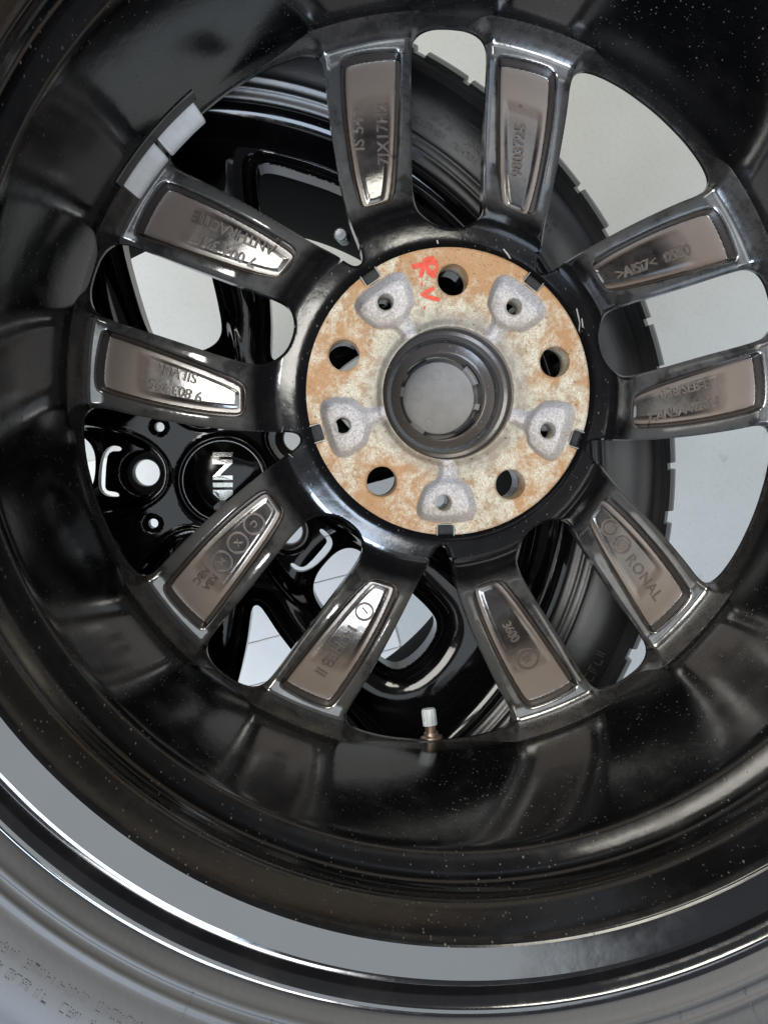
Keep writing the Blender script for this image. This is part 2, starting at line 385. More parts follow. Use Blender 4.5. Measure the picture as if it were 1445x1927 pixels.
# rim : foot ring between spoke ends and barrel + barrel + lip
P, T = grid(-198, 198, -198, 198, 1.0)
P, T = clip(P, T, lambda X: np.hypot(X[:, 0], X[:, 1]) - 196.35)
P, T = clip(P, T, lambda X: 189.0 - np.hypot(X[:, 0], X[:, 1]))
P, T = clip(P, T, lambda X: -dwin(fold_abs(X)))
obj('rim_foot', sheet('rim_foot', P, T, h_ring, 11, {'brown_reflection': lambda X: X[:, 0] * 0, 'grime': lambda X: grime(X)}, thickfn=th_s), m_spoke, wheel)
def barrel_attr(V):
    r = np.hypot(V[:, 0], V[:, 1]); a = np.degrees(np.arctan2(V[:, 1], V[:, 0])); z = V[:, 2]
    g = 0.35 * ss((-24 - z) / 10.0) + 0.22 * np.exp(-((z - 81) / 2.0) ** 2) + 0.22 * np.exp(-((z - 106.5) / 1.8) ** 2) + 0.3 * np.exp(-((z - 123.0) / 1.0) ** 2)
    g += 0.9 * np.exp(-((a + 149) / 9) ** 2) * np.exp(-((z - 97) / 7.0) ** 2)
    return {'grime': g}
bp_ = [(196.4, -39), (196.4, -30), (195.8, -20), (195.3, 0), (195.2, 25), (195.7, 50), (196.2, 68), (196.4, 75), (197.0, 80.0), (198.2, 82.2), (203.0, 88.8), (204.2, 92.5), (204.2, 98), (203.2, 103), (202.2, 105.8), (202.4, 108.2), (203.6, 112), (206.4, 121.5), (207.4, 124.4), (208.6, 125.3)]
bp_ = bp_[:1] + smooth_prof(bp_[1:], 2)
lip = [(208.6, 125.3), (209.6, 125.5), (214, 126.7), (219.2, 128.05), (219.4, 124.0), (222.6, 122.3), (225.2, 122.8), (227.6, 126.0), (229.2, 128.3), (230.0, 128.8), (231.8, 129.4), (232.6, 129.2), (233.2, 128.4), (233.8, 126.6), (233.4, 118)]
front = [(233.2, 118), (222, 110), (216, 100), (215, 60), (206, 48), (206, -34), (218, -58), (228, -68), (233, -76), (231, -80), (224, -78), (217, -70), (208, -54), (200, -43), (197.2, -40), (196.4, -39)]
obj('barrel', lathe('barrel', bp_, 384, 40, attrf=barrel_attr), m_barrel, wheel)
obj('rim_lip', lathe('rim_lip', lip, 384, 40), m_lip, wheel)
obj('rim_outer_face', lathe('rim_outer_face', front, 192, 30), m_front, wheel)

SPOKES = []
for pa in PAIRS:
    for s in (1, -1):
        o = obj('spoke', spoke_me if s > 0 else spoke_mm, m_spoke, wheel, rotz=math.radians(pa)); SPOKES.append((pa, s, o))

# cast lettering on the pocket floors
def text_mesh(txt, size, ext, bold=0.0, spacing=1.0):
    cu = bpy.data.curves.new('lettering', 'FONT'); cu.body = txt; cu.size = size; cu.extrude = ext; cu.offset = bold; cu.space_character = spacing
    cu.resolution_u = 3; cu.bevel_depth = 0.0
    o = bpy.data.objects.new('tmp', cu); C.objects.link(o)
    dg = bpy.context.evaluated_depsgraph_get(); me = bpy.data.meshes.new_from_object(o.evaluated_get(dg))
    V = np.array([v.co[:] for v in me.vertices]); F = [tuple(p_.vertices) for p_ in me.polygons]
    bpy.data.objects.remove(o); bpy.data.curves.remove(cu); bpy.data.meshes.remove(me)
    return V, F
def ring_shape(r0, r1, hgt, seg=28):
    V = []; F = []
    for i in range(seg):
        a = 2 * math.pi * i / seg
        for r, z in ((r0, -hgt), (r0, hgt), (r1, hgt), (r1, -hgt)): V.append((r * math.cos(a), r * math.sin(a), z))
    for i in range(seg):
        j = (i + 1) % seg
        for k in range(3): F.append((i * 4 + k, i * 4 + k + 1, j * 4 + k + 1, j * 4 + k))
    return np.array(V), F
def disc_shape(r, hgt, seg=28):
    V = [(r * math.cos(2 * math.pi * i / seg), r * math.sin(2 * math.pi * i / seg), z) for z in (-hgt, hgt) for i in range(seg)]
    F = [tuple(range(seg, 2 * seg))] + [(i, (i + 1) % seg, seg + (i + 1) % seg, seg + i) for i in range(seg)]
    return np.array(V), F
def on_pocket(shapes, spoke, s):
    """shapes: list of (V,F,u,v) u mm along the pocket from r=100, v mm across; drape onto the pocket floor"""
    VV = []; FF = []; n = 0
    ca, sa = math.cos(math.radians(3.5 * s)), math.sin(math.radians(3.5 * s))
    for V, F, u, v in shapes:
        x = V[:, 0] + u; y = V[:, 1] + v
        X = 100 + x * ca - y * sa; Y = 38.0 * s + x * sa + y * ca
        z = h_spoke(np.stack([X, np.abs(Y)], 1)) + V[:, 2] + 0.1
        VV.append(np.stack([X, Y, z], 1)); FF += [tuple(i + n for i in f) for f in F]; n += len(V)
    return mesh('embossed_lettering', np.concatenate(VV), FF, False)
def T_(txt, size, u, v, sp=1.0, ext=0.75):
    V, F = text_mesh(txt, size, ext, 0.12, sp); return (V, F, u, v)
def Rg(r, u, v): V, F = ring_shape(r - 1.1, r, 0.6); return (V, F, u, v)
def Dc(r, u, v, h=0.35): V, F = disc_shape(r, h); return (V, F, u, v)
LET = {
 (88.6, 1): [T_('7JX17H2', 8.6, 22, -8.5, 1.05, 0.4), T_('IS 54', 8.6, 30, 4.5, 1.05, 0.4)],
 (88.6, -1): [T_('9803725', 8.2, 20, -1.5, 1.0), (*disc_shape(0.9, 0.5), 58, 2)],
 (16.6, 1): [T_('>AlSi7<', 8.2, 12, -5, 0.95), T_('0580', 8.6, 42, -5, 0.95)],
 (16.6, -1): [T_('058/SEB-E', 7.8, 19, 3.2, 0.95), T_('7-AN5A/V/2014', 7.4, 9, -8, 0.9)],
 (-55.4, 1): [Rg(5.4, 15, 0), Dc(3.4, 15, 0), Rg(5.4, 28, 0), Dc(3.4, 28, 0), T_('RONAL', 9.0, 36, -3.5, 1.1, 0.4)],
 (-55.4, -1): [T_('3600', 7.5, 26, -3, 0.85), Rg(6.6, 52, 0), T_('E1', 5.2, 49, -2)],
 (-127.4, 1): [Rg(5.4, 20, 0), T_('/', 6, 18.5, -2), T_('14', 8.4, 30, -3), T_('HEB II', 9.5, 42, -4, 0.95)],
 (-127.4, -1): [Rg(6.2, 17, 0), T_('C', 5, 15.2, -1.8), Rg(6.2, 31, 0), T_('X', 5, 29.2, -1.8), Rg(6.2, 45, 0), T_('M', 5, 42.8, -1.8), T_('KBA', 5.5, 53, 0.6), T_('NBC', 5.5, 53, -5.5)],
 (160.6, 1): [T_('9 803 795', 7.8, 22, 2.4 - 1, 0.97), T_('SILVER', 7.8, 27, -7.5, 1.02)],
 (160.6, -1): [T_('7 004 321', 8.2, 17, 2.6, 1.0), T_('ANTHRACITE', 8.2, 10, -7.6, 0.93)],
}
for pa, s, o in SPOKES:
    me = on_pocket(LET[(pa, s)], o, s)
    obj('embossed_lettering', me, m_mark, o)

# ---- machined pad with lug holes, hollows, notches (local frame turned so that a lug hole sits on +x)
hollow = chaikin([(33, -4.2), (41, -4.5), (44, -6), (46.0, -10.5), (50, -12.8), (58, -15.2), (62.5, -14.4), (65.2, -10), (65.6, 0), (65.2, 10), (63, 15.2), (58, 16.4), (51, 14.4), (46, 12), (43.5, 7), (41, 4.7), (33, 4.4)], 2)
notch = chaikin([(65.5, -4.8), (74, -4.8), (74, 5.4), (65.5, 5.4)], 1)
def foldg(X):
    a = np.degrees(np.arctan2(X[:, 1], X[:, 0])); k = np.round((a - 36) / 72.0); b_ = np.radians(a - 36 - 72 * k); r = np.hypot(X[:, 0], X[:, 1])
    return np.stack([r * np.cos(b_), r * np.sin(b_)], 1)
def foldl(X):
    a = np.degrees(np.arctan2(X[:, 1], X[:, 0])); k = np.round(a / 72.0); b_ = np.radians(a - 72 * k); r = np.hypot(X[:, 0], X[:, 1])
    return np.stack([r * np.cos(b_) - 56, r * np.sin(b_)], 1)
def h_pad(X):
    r = np.hypot(X[:, 0], X[:, 1]); G = foldg(X); sh = sdf(hollow, G); sn = sdf(notch, G)
    z = -0.0 * r
    z = z - 8.5 * ss((-sh + 0.3) / 3.8) * (0.35 + 0.65 * ss((G[:, 0] - 41) / 6)) + 0.25 * np.exp(-((sh - 0.5) / 0.8) ** 2)
    z = z - 2.2 * ss((-sn) / 0.9)
    e = np.clip(1 - (71.8 - r) / 1.2, 0, 0.95); z = z - 0.9 * (1 - np.sqrt(1 - e * e))
    z = z - 3.4 * ss((37.6 - r) / 4.2)
    L = foldl(X); rl = np.hypot(L[:, 0], L[:, 1]); z = z - 0.8 * ss((8.6 - rl) / 0.9)
    rh = np.hypot(G[:, 0] - 56.0, G[:, 1]); z = z - 0.7 * ss((5.2 - rh) / 1.2)
    return z
def a_rec(X):
    G = foldg(X); return ss((-sdf(hollow, G) + 0.3) / 1.2)
def a_paint(X):
    G = foldg(X); return ss((-sdf(notch, G) - 0.2) / 0.8) * ss((G[:, 0] - 64.5) / 2)
def a_out(X):
    L = foldl(X); rl = np.hypot(L[:, 0], L[:, 1])
    return np.clip((np.hypot(X[:, 0], X[:, 1]) - 38) / 34, 0, 1) + 0.35 * np.exp(-np.clip(rl - 7.7, 0, 99) / 4.0)
P, T = grid(-73, 73, -73, 73, 0.62)
P, T = clip(P, T, lambda X: np.hypot(X[:, 0], X[:, 1]) - 71.8)
P, T = clip(P, T, lambda X: 33.4 - np.hypot(X[:, 0], X[:, 1]))
P, T = clip(P, T, lambda X: 7.7 - np.hypot(*foldl(X).T))
P, T = clip(P, T, lambda X: 4.0 - np.hypot(foldg(X)[:, 0] - 56.0, foldg(X)[:, 1]))
pad = obj('mounting_pad', sheet('mounting_pad', P, T, h_pad, 14, {'recess': a_rec, 'paint': a_paint, 'outer': a_out}), m_pad, wheel, rotz=math.radians(88.6))
nl = box(0.5, 8.2, 1.6, 0.15, 1); nl_me = bm_mesh('notch_lip', nl)
nl2 = box(6.0, 0.5, 1.6, 0.15, 1); nl2_me = bm_mesh('notch_lip_side', nl2)
for k in range(5):
    a = math.radians(88.6 + 36 + 72 * k)
    for me_, rx, ty_ in ((nl_me, 66.3, 0.3), (nl2_me, 69.2, -4.1), (nl2_me, 69.2, 4.6)):
        obj('notch_lip', me_, m_chip, wheel, ((rx * math.cos(a) - ty_ * math.sin(a)) * S, (rx * math.sin(a) + ty_ * math.cos(a)) * S, -0.75 * S), a)
# inside of the bore, with the stepped ring the centre cap clips into
obj('centre_bore', lathe('centre_bore', [(33.5, -3.0), (33.3, -13.5), (32.6, -14.5), (30.9, -15.2), (30.3, -16.2), (29.9, -22), (29, -24.2), (24.6, -26.6), (24.2, -27.0), (23.4, -27.3), (22.9, -28.2), (22.9, -46), (30, -50)], 128, 28), m_well, wheel)
cap = obj('centre_cap', lathe('centre_cap', [(0.001, -41), (19.6, -41), (20.2, -41.6), (20.6, -44), (22.6, -45)], 96, 25), m_cap, wheel)
for a, wd in ((35, 30), (-14, 9), (-50, 34), (-127, 24), (128, 34), (172, 14)):
    a0, a1 = math.radians(a - wd / 2), math.radians(a + wd / 2)
    obj('cap_clip', lathe('cap_clip', [(20.0, -44), (20.2, -34.5), (20.9, -33.6), (22.3, -34.4), (22.4, -44)], 14, 25, a0=a0, a1=a1), m_cap if wd != 34 else m_clip, cap)
for (x, y, r) in ((-1.5, 12.5, 2.9), (-12, 2, 3.2), (-5.5, -13.5, 2.8)):
    V, F = ring_shape(r - 0.5, r, 0.25); V[:, 2] += -40.9; V[:, 0] += x; V[:, 1] += y
    obj('moulded_ring', mesh('moulded_ring', V, F, False), m_cap, cap)
# bolt hole sleeves and small hole sleeves down to the front
sl = lathe('bolt_hole_wall', [(7.72, -0.6), (7.72, -13), (8.4, -14), (9.6, -26), (10.5, -34)], 40, 30)
sh_ = lathe('casting_hole_wall', [(4.05, -8), (4.05, -22)], 28, 30)
m_holewall = simple('bare_hole_metal', (0.42, 0.38, 0.30), 0.45, 0.5, nscale=200)
for k in range(5):
    a = math.radians(88.6 + 72 * k); obj('bolt_hole_wall', sl, m_holewall, wheel, (56 * S * math.cos(a), 56 * S * math.sin(a), 0))
    a += math.radians(36); obj('casting_hole_wall', sh_, m_holewall, wheel, (56 * S * math.cos(a), 56 * S * math.sin(a), 0))
# front web of the hub below the pad so that only the holes are open
def hubcut(X):
    L = foldl(X); G = foldg(X)
    return np.maximum(9.0 - np.hypot(L[:, 0], L[:, 1]), 4.2 - np.hypot(G[:, 0] - 56, G[:, 1]))
P, T = grid(-80, 80, -80, 80, 2.0)
P, T = clip(P, T, lambda X: np.hypot(X[:, 0], X[:, 1]) - 79); P, T = clip(P, T, lambda X: 28 - np.hypot(X[:, 0], X[:, 1])); P, T = clip(P, T, hubcut)
obj('hub_front_web', sheet('hub_front_web', P, T, lambda X: -22 - 0 * X[:, 0], 14), m_hubring, wheel, rotz=math.radians(88.6))

# red paint-pen marks, drawn as thin ribbons on the pad (R . V . reading downward)
def strokes(name, lines, wd, z, m, parent):
    V = []; F = []; z0 = z
    for li, L_ in enumerate(lines):
        z = z0 + 0.03 * li
        L_ = np.array(L_, float)
        if len(L_) == 1: L_ = np.array([L_[0] - [wd * .4, 0], L_[0] + [wd * .4, 0]])
        t = np.gradient(L_, axis=0); t /= np.linalg.norm(t, axis=1)[:, None]; nn_ = np.stack([-t[:, 1], t[:, 0]], 1)
        n0 = len(V)
        for i, (q, nv) in enumerate(zip(L_, nn_)):
            ww = wd * (0.5 + 0.12 * math.sin(i * 2.1))
            V += [(*(q + nv * ww), z), (*(q - nv * ww), z), (*(q - nv * ww), z - 0.25), (*(q + nv * ww), z - 0.25)]
        for i in range(len(L_) - 1):
            k = n0 + 4 * i
            F += [(k + a, k + (a + 1) % 4, k + 4 + (a + 1) % 4, k + 4 + a) for a in range(4)]
        F += [(n0, n0 + 1, n0 + 2, n0 + 3), (len(V) - 4, len(V) - 3, len(V) - 2, len(V) - 1)]
    return obj(name, mesh(name, V, F, False), m, parent)
def px(x, y, z):
    """a point of the pad plane given as photograph pixel: used once to read off the hand-drawn marks"""
    d = R @ Vector(((x - 722.5) / 1450.3, -(y - 963.5) / 1450.3, -1)); t = (z - 388.185) / d.z
    return (-57.937 + d.x * t, -26.168 + d.y * t)
Z1 = lambda L_: [px(550 + x / 2.408, 400 + y / 2.408, 0.3) for x, y in L_]
strokes('red_pen_letter', [Z1([(541, 245), (580, 236), (620, 228), (655, 222)]), Z1([(600, 212), (592, 250), (580, 292)]), Z1([(600, 212), (634, 206), (655, 240), (648, 268), (622, 272), (606, 240)]), Z1([(612, 262), (630, 280), (648, 290)])], 2.0, 0.45, m_red, wheel)
strokes('red_pen_letter', [Z1([(641, 342), (612, 356), (584, 372), (610, 380), (640, 388), (668, 396)])], 1.8, 0.45, m_red, wheel)
strokes('red_pen_dot', [Z1([(582, 322), (590, 322)])], 1.6, 0.45, m_red, wheel)
strokes('red_pen_dot', [Z1([(594, 430), (601, 430)])], 1.4, 0.45, m_red, wheel)
# scraped paint beside the pad edge
Z3 = lambda L_: [px(550 + x / 2.408, 400 + y / 2.408, -9) for x, y in L_]
for L_ in ([(1286, 435), (1294, 470), (1300, 500), (1297, 540), (1308, 580), (1318, 640)], [(1310, 480), (1314, 520)], [(955, 165), (975, 190), (990, 215)], [(655, 125), (660, 145)]):
    strokes('scraped_paint', [Z3(L_)], 0.6, -8.3, m_chip, wheel)

# two stick-on balance weights on the barrel at upper left
def weight(a0, a1):
    prof = [(196.2, -37.5), (190.6, -37.5), (188.8, -36.6), (188.8, -34.4), (189.4, -32.0), (194.8, -25.6), (196.4, -21.5)]
    V = []; F = []; n = len(prof); sg = 10
    for i in range(sg + 1):
        a = math.radians(a0 + (a1 - a0) * i / sg)
        for r, z in prof: V.append((r * math.cos(a), r * math.sin(a), z))
    for i in range(sg):
        for k in range(n): F.append((i * n + k, (i + 1) * n + k, (i + 1) * n + (k + 1) % n, i * n + (k + 1) % n))
    F += [tuple(range(n)), tuple(sg * n + k for k in range(n))[::-1]]
    me = mesh('balance_weight', V, F, False); bm = bmesh.new(); bm.from_mesh(me); bmesh.ops.recalc_face_normals(bm, faces=bm.faces)
    es = [e for e in bm.edges if len(e.link_faces) == 2 and e.calc_face_angle(0) > 0.3]
    bmesh.ops.bevel(bm, geom=es, offset=0.5 * S, segments=2, affect='EDGES'); bm.to_mesh(me); bm.free(); return me
obj('balance_weight', weight(131.0, 138.6), m_zinc, wheel); obj('balance_weight', weight(139.4, 147.2), m_zinc, wheel)
obj('weight_tape', lathe('weight_tape', [(195.2, -24), (194.9, -23), (194.7, -14.5), (195.4, -14)], 20, 30, a0=math.radians(130.4), a1=math.radians(147.8)), m_tape, wheel)

# valve stem at the bottom of the barrel
def along(prof, p0, direction, seg=20, name='stem', flute=0):
    d = Vector(direction).normalized(); q = Vector((0, 0, 1)).rotation_difference(d)
    V = []; F = []; n = len(prof)
    for i in range(seg):
        a = 2 * math.pi * i / seg
        for k, (r, z) in enumerate(prof):
            rr = r * (1 + (0.07 if flute and i % 2 else 0) * (r > 0.1)); v = q @ Vector((rr * math.cos(a), rr * math.sin(a), z)); V.append((v.x + p0[0], v.y + p0[1], v.z + p0[2]))
    for i in range(seg):
        j = (i + 1) % seg
        for k in range(n - 1): F.append((i * n + k, j * n + k, j * n + k + 1, i * n + k + 1))
    return mesh(name, V, F, True, 30)
va = math.radians(-90.6)
vp = (197.5 * math.cos(va), 197.5 * math.sin(va), -47); vd = (-math.cos(va) * 0.9 - 0.10, -math.sin(va) * 0.9, -0.15)
stem = obj('valve_stem', along([(0.01, -3), (6.4, -3), (6.4, 1.5), (4.2, 2.2), (4.2, 4), (3.2, 4.4), (3.4, 5.2), (2.9, 5.6), (3.4, 6.2), (2.9, 6.8), (3.4, 7.4), (2.9, 8), (3.2, 9)], vp, vd), m_brass, wheel)
obj('valve_cap', along([(3.9, 8), (4.0, 9.4), (4.0, 16.5), (3.4, 17.6), (0.01, 17.8)], vp, vd, 24, 'valve_cap', 1), m_whitecap, stem)

# tyre of the top wheel
ty = smooth_prof([(231.5, 112), (232.5, 119), (234.6, 123.5), (237.5, 126.2), (240.5, 128.2), (241.6, 129.6), (243.0, 129.8), (244.2, 129.2), (246, 130.2), (247, 131.6), (248.6, 131.6), (250, 131.4), (254, 133.6), (262, 136.4), (272, 137.5), (282, 135.8), (283.2, 136.6), (285, 136.4), (286, 134.6), (294, 129), (302, 118), (307, 104), (309, 90), (310, 60), (310, -20), (306, -62), (298, -80), (282, -93), (262, -95), (245, -90), (236, -82), (232, -76)], 2)
tyre = obj('tyre', lathe('tyre', ty, 320, 60), m_rubber, wheel)
def ty_z(r, prof):
    pr = np.array([p_ for p_ in prof if p_[1] > 60]); return float(np.interp(r, pr[:, 0], pr[:, 1]))
# moulded lettering on its sidewall: too small to read in the photograph, so small raised bars of letter size
def letter_bars(name, rows, a_list, rz, m, parent, hgt, w0):
    V = []; F = []
    for (r, size) in rows:
        a = a_list[0]
        while a < a_list[1]:
            wlen = random.randint(3, 9)
            for _ in range(wlen):
                for seg_ in range(random.randint(1, 3)):
                    tilt = random.choice((0, 0, 0.5)); rr0 = r + random.uniform(0, size * 0.25); rr1 = r + size * random.uniform(0.7, 1.0)
                    da = (w0 * 0.5) / r; aa = a + seg_ * w0 * 1.3 / r; n0 = len(V)
                    for (q, da_) in ((rr0, -da / 2), (rr0, da / 2), (rr1, da / 2), (rr1, -da / 2)):
                        for dz in (-0.4, hgt): V.append((q * math.cos(aa + da_), q * math.sin(aa + da_), rz(q) + dz))
                    F += [(n0 + 1, n0 + 3, n0 + 5, n0 + 7), (n0, n0 + 2, n0 + 3, n0 + 1), (n0 + 2, n0 + 4, n0 + 5, n0 + 3), (n0 + 4, n0 + 6, n0 + 7, n0 + 5), (n0 + 6, n0, n0 + 1, n0 + 7)]
                for hb in range(random.randint(0, 2)):
                    rr0 = r + size * random.choice((0.0, 0.42, 0.85)); rr1 = rr0 + w0 * 0.6; n0 = len(V); da = size * 0.55 / r
                    for (q, da_) in ((rr0, 0), (rr0, da), (rr1, da), (rr1, 0)):
                        for dz in (-0.4, hgt * 0.9): V.append((q * math.cos(a + da_), q * math.sin(a + da_), rz(q) + dz))
                    F += [(n0 + 1, n0 + 3, n0 + 5, n0 + 7), (n0, n0 + 2, n0 + 3, n0 + 1), (n0 + 2, n0 + 4, n0 + 5, n0 + 3), (n0 + 4, n0 + 6, n0 + 7, n0 + 5), (n0 + 6, n0, n0 + 1, n0 + 7)]
                a += size * 0.85 / r
            a += size * random.choice((0.8, 1.2, 2.6)) / r
    o = obj(name, mesh(name, V, F, False), m, parent); o['kind'] = 'stuff'; return o
letter_bars('moulded_sidewall_lettering', [(256.5, 3.2)], (math.radians(-150), math.radians(-88)), lambda q: ty_z(q, ty), m_rubmark, tyre, 0.22, 0.9)
letter_bars('moulded_sidewall_lettering', [(261.8, 3.4)], (math.radians(-131), math.radians(-84)), lambda q: ty_z(q, ty), m_rubmark, tyre, 0.22, 0.9)
for a in (-116.5, -109.5, -104.5, -74, -68, -61):           # thin mould seams across the bead ribs
    V = []
    for q in np.linspace(243, 252 if a < -80 else 262, 8): 
        for dz in (0.3,): V += [(q * math.cos(math.radians(a) - 0.0009), q * math.sin(math.radians(a) - 0.0009), ty_z(q, ty) + dz), (q * math.cos(math.radians(a) + 0.0009), q * math.sin(math.radians(a) + 0.0009), ty_z(q, ty) + dz)]
    V = V + [(x, y, z - 1.2) for x, y, z in V]; n = len(V) // 2
    F = [(2 * i, 2 * i + 1, 2 * i + 3, 2 * i + 2) for i in range(n // 2 - 1)] + [(n + 2 * i, 2 * i, 2 * i + 2, n + 2 * i + 2) for i in range(n // 2 - 1)] + [(2 * i + 1, n + 2 * i + 1, n + 2 * i + 3, 2 * i + 3) for i in range(n // 2 - 1)]
    obj('mould_seam', mesh('mould_seam', V, F, False), m_rubmark, tyre)

# ================================================================== LOWER WHEEL, lying face up
BX, BY, BA = -131.0, -49.6, 103.0 - 0.0
wb = thing('car_wheel', 'glossy black wheel lying face up beneath the other, round centre cap at lower left', 'wheel', (BX, BY, 0), math.radians(BA))
hs = [(88, 0), (88.6, 10), (92, 18), (98, 22.5), (110, 24.5), (140, 25), (162, 24), (170, 20), (173.5, 12), (175, 0)]
bs_ = chaikin(np.array(hs + [(x, -y) for x, y in hs[1:-1][::-1]]), 2)
hb = [(86, 0), (88, 3), (96, 6.2), (108, 10.5), (128, 20), (150, 32), (172, 44), (188, 52.5), (193, 52), (196, 46), (198.5, 30), (200.5, 12)]
bb_ = chaikin(np.array(hb + [(201, 0)] + [(x, -y) for x, y in hb[1:][::-1]]), 2)
bb1 = rot(bb_, 36)
slot = chaikin([(76, -17), (70, -16.5), (69.6, -13.6), (77, -13), (79.5, -8), (79.5, 11), (78, 13.6), (69.6, 14.2), (69.6, 17.4), (79, 17), (84, 12.5), (85, 4), (84, -6), (81, -13)], 1)
well = chaikin([(120, -33), (95, -29.5), (78, -28), (62, -25), (48, -19), (39, -10), (37, 0), (39, 10), (48, 19), (62, 25), (78, 28), (95, 29.5), (120, 33)], 2)
def foldb(X):
    a = np.degrees(np.arctan2(X[:, 1], X[:, 0])); k = np.round(a / 72.0); b_ = np.radians(a - 72 * k); r = np.hypot(X[:, 0], X[:, 1])
    return np.stack([r * np.cos(b_), np.abs(r * np.sin(b_))], 1)
def foldbs(X):
    a = np.degrees(np.arctan2(X[:, 1], X[:, 0])); k = np.round(a / 72.0); b_ = np.radians(a - 72 * k); r = np.hypot(X[:, 0], X[:, 1])
    return np.stack([r * np.cos(b_), r * np.sin(b_)], 1)
def dwb(Y): return np.minimum(sdf(bs_, Y), sdf(bb1, Y))
def h_b(X):
    Y = foldb(X); r = np.hypot(X[:, 0], X[:, 1])
    z = np.interp(r, [0, 30, 34, 60, 90, 130, 175, 198, 206, 214], [-127, -127, -126, -123, -119, -113, -106, -103, -103, -106])
    dw = dwb(Y); q = np.clip(1 - dw / 19.0, 0, 0.97); z = z - 13.0 * (1 - np.sqrt(1 - q * q))
    sw = sdf(well, Y); z = z - 15 * ss((-sw + 1) / 6.5) * (1 - ss((Y[:, 0] - 84) / 26))
    z = z + 1.1 * np.exp(-((sw - 1.2) / 1.5) ** 2) * (1 - ss((Y[:, 0] - 84) / 20))
    rl = np.hypot(Y[:, 0] - 55, Y[:, 1]); z = z - 10 * ss((15.5 - rl) / 7.0)
    z = z - 3.0 * ss((31.5 - r) / 1.5)
    c36 = math.radians(36); rs = np.hypot(Y[:, 0] - 54 * math.cos(c36), Y[:, 1] - 54 * math.sin(c36)); z = z - 2.5 * ss((6.5 - rs) / 3.5)
    return z
def cutb(X):
    Y = foldb(X); Ys = foldbs(X); c36 = math.radians(36)
    c = np.maximum(-dwb(Y), 8.9 - np.hypot(Y[:, 0] - 55, Y[:, 1]))
    c = np.maximum(c, 3.1 - np.hypot(Y[:, 0] - 54 * math.cos(c36), Y[:, 1] - 54 * math.sin(c36)))
    return np.maximum(c, -sdf(slot, Ys))
def thb(X):
    Y = foldb(X); return np.interp(np.hypot(X[:, 0], X[:, 1]), [0, 84, 95, 200], [5, 6, 16, 16])
P, T = grid(-212, 212, -212, 212, 1.3)
P, T = clip(P, T, lambda X: np.hypot(X[:, 0], X[:, 1]) - 207)
P, T = clip(P, T, lambda X: 26 - np.hypot(X[:, 0], X[:, 1]))
P, T = clip(P, T, cutb)
# split into hub disc, ten spokes and outer ring so each is a piece of its own
rT = np.hypot(*(P[T].mean(1)).T); aT = np.degrees(np.arctan2(*(P[T].mean(1)).T[::-1]))
sec = np.floor(((aT % 360) ) / 36.0).astype(int)
hubm = rT < 88.0; outm = rT > 176
def sub(T_, nm, parent):
    used = np.unique(T_); mp = np.full(len(P), -1); mp[used] = np.arange(len(used))
    return obj(nm, sheet(nm, P[used], mp[T_], h_b, 20, thickfn=thb), m_front, parent)
sub(T[hubm], 'hub_face', wb); sub(T[outm], 'rim_face', wb)
for k in range(10): sub(T[(~hubm) & (~outm) & (sec == k)], 'spoke', wb)
obj('barrel', lathe('barrel', smooth_prof([(207, -106), (207.5, -112), (204, -122), (200, -140), (199, -200), (202, -260), (208, -300)], 2)[::-1], 192, 40), m_well2, wb)
obj('rim_flange', lathe('rim_flange', [(206.8, -104.3), (209, -102.6), (213, -103.4), (218, -104.6), (221, -106), (224.5, -105.6), (228.5, -102.2), (231, -102.0), (232.4, -104), (232, -112)][::-1], 256, 35), m_front, wb)
bt = smooth_prof([(231, -118), (232, -110), (235, -106), (239, -105), (241, -103.2), (243, -103.4), (245, -102.6), (247, -101.2), (249, -101.8), (256, -99.4), (266, -97.2), (276, -97.2), (284, -99.5), (289, -102.6), (290.5, -103.2), (292.2, -106), (297, -113), (300, -122), (301, -140), (301, -280), (292, -298), (270, -304), (245, -300), (232, -292)], 2)
tb = obj('tyre', lathe('tyre', bt[::-1], 288, 60), m_rubber2, wb)
# tread blocks round the shoulder
def block(hw=2.65):
    V = []; F = []; prof = [(288.5, -105.5), (289.6, -102.2), (292.6, -103.6), (297.5, -109.5), (302, -117), (305.2, -128), (306, -150), (306, -178), (300, -178), (296, -120)]
    n = len(prof); sg = 3; h = math.radians(hw)
    for i in range(sg + 1):
        a = -h + 2 * h * i / sg
        for r, z in prof: V.append((r * math.cos(a), r * math.sin(a), z))
    for i in range(sg):
        for k in range(n): F.append((i * n + k, i * n + (k + 1) % n, (i + 1) * n + (k + 1) % n, (i + 1) * n + k))
    F += [tuple(range(n))[::-1], tuple(sg * n + k for k in range(n))]
    return mesh('tread_block', V, F, False)
blk = block(); blk_s = block(1.9)
for k in range(58): obj('tread_block', (blk, blk_s, blk)[k % 3], m_rubber2, tb, rotz=math.radians(k * 360 / 58 + 1.3))
def bt_z(q):
    pr = np.array([p_ for p_ in bt if p_[1] > -125]); return float(np.interp(q, pr[:, 0], pr[:, 1]))
letter_bars('moulded_sidewall_lettering', [(253, 3.6), (258.5, 3.6), (264, 3.6)], (math.radians(-66), math.radians(-46)), bt_z, m_rubmark, tb, 0.3, 0.9)
letter_bars('moulded_sidewall_lettering', [(268, 7)], (math.radians(-152), math.radians(-128)), bt_z, m_rubmark, tb, 0.4, 1.4)
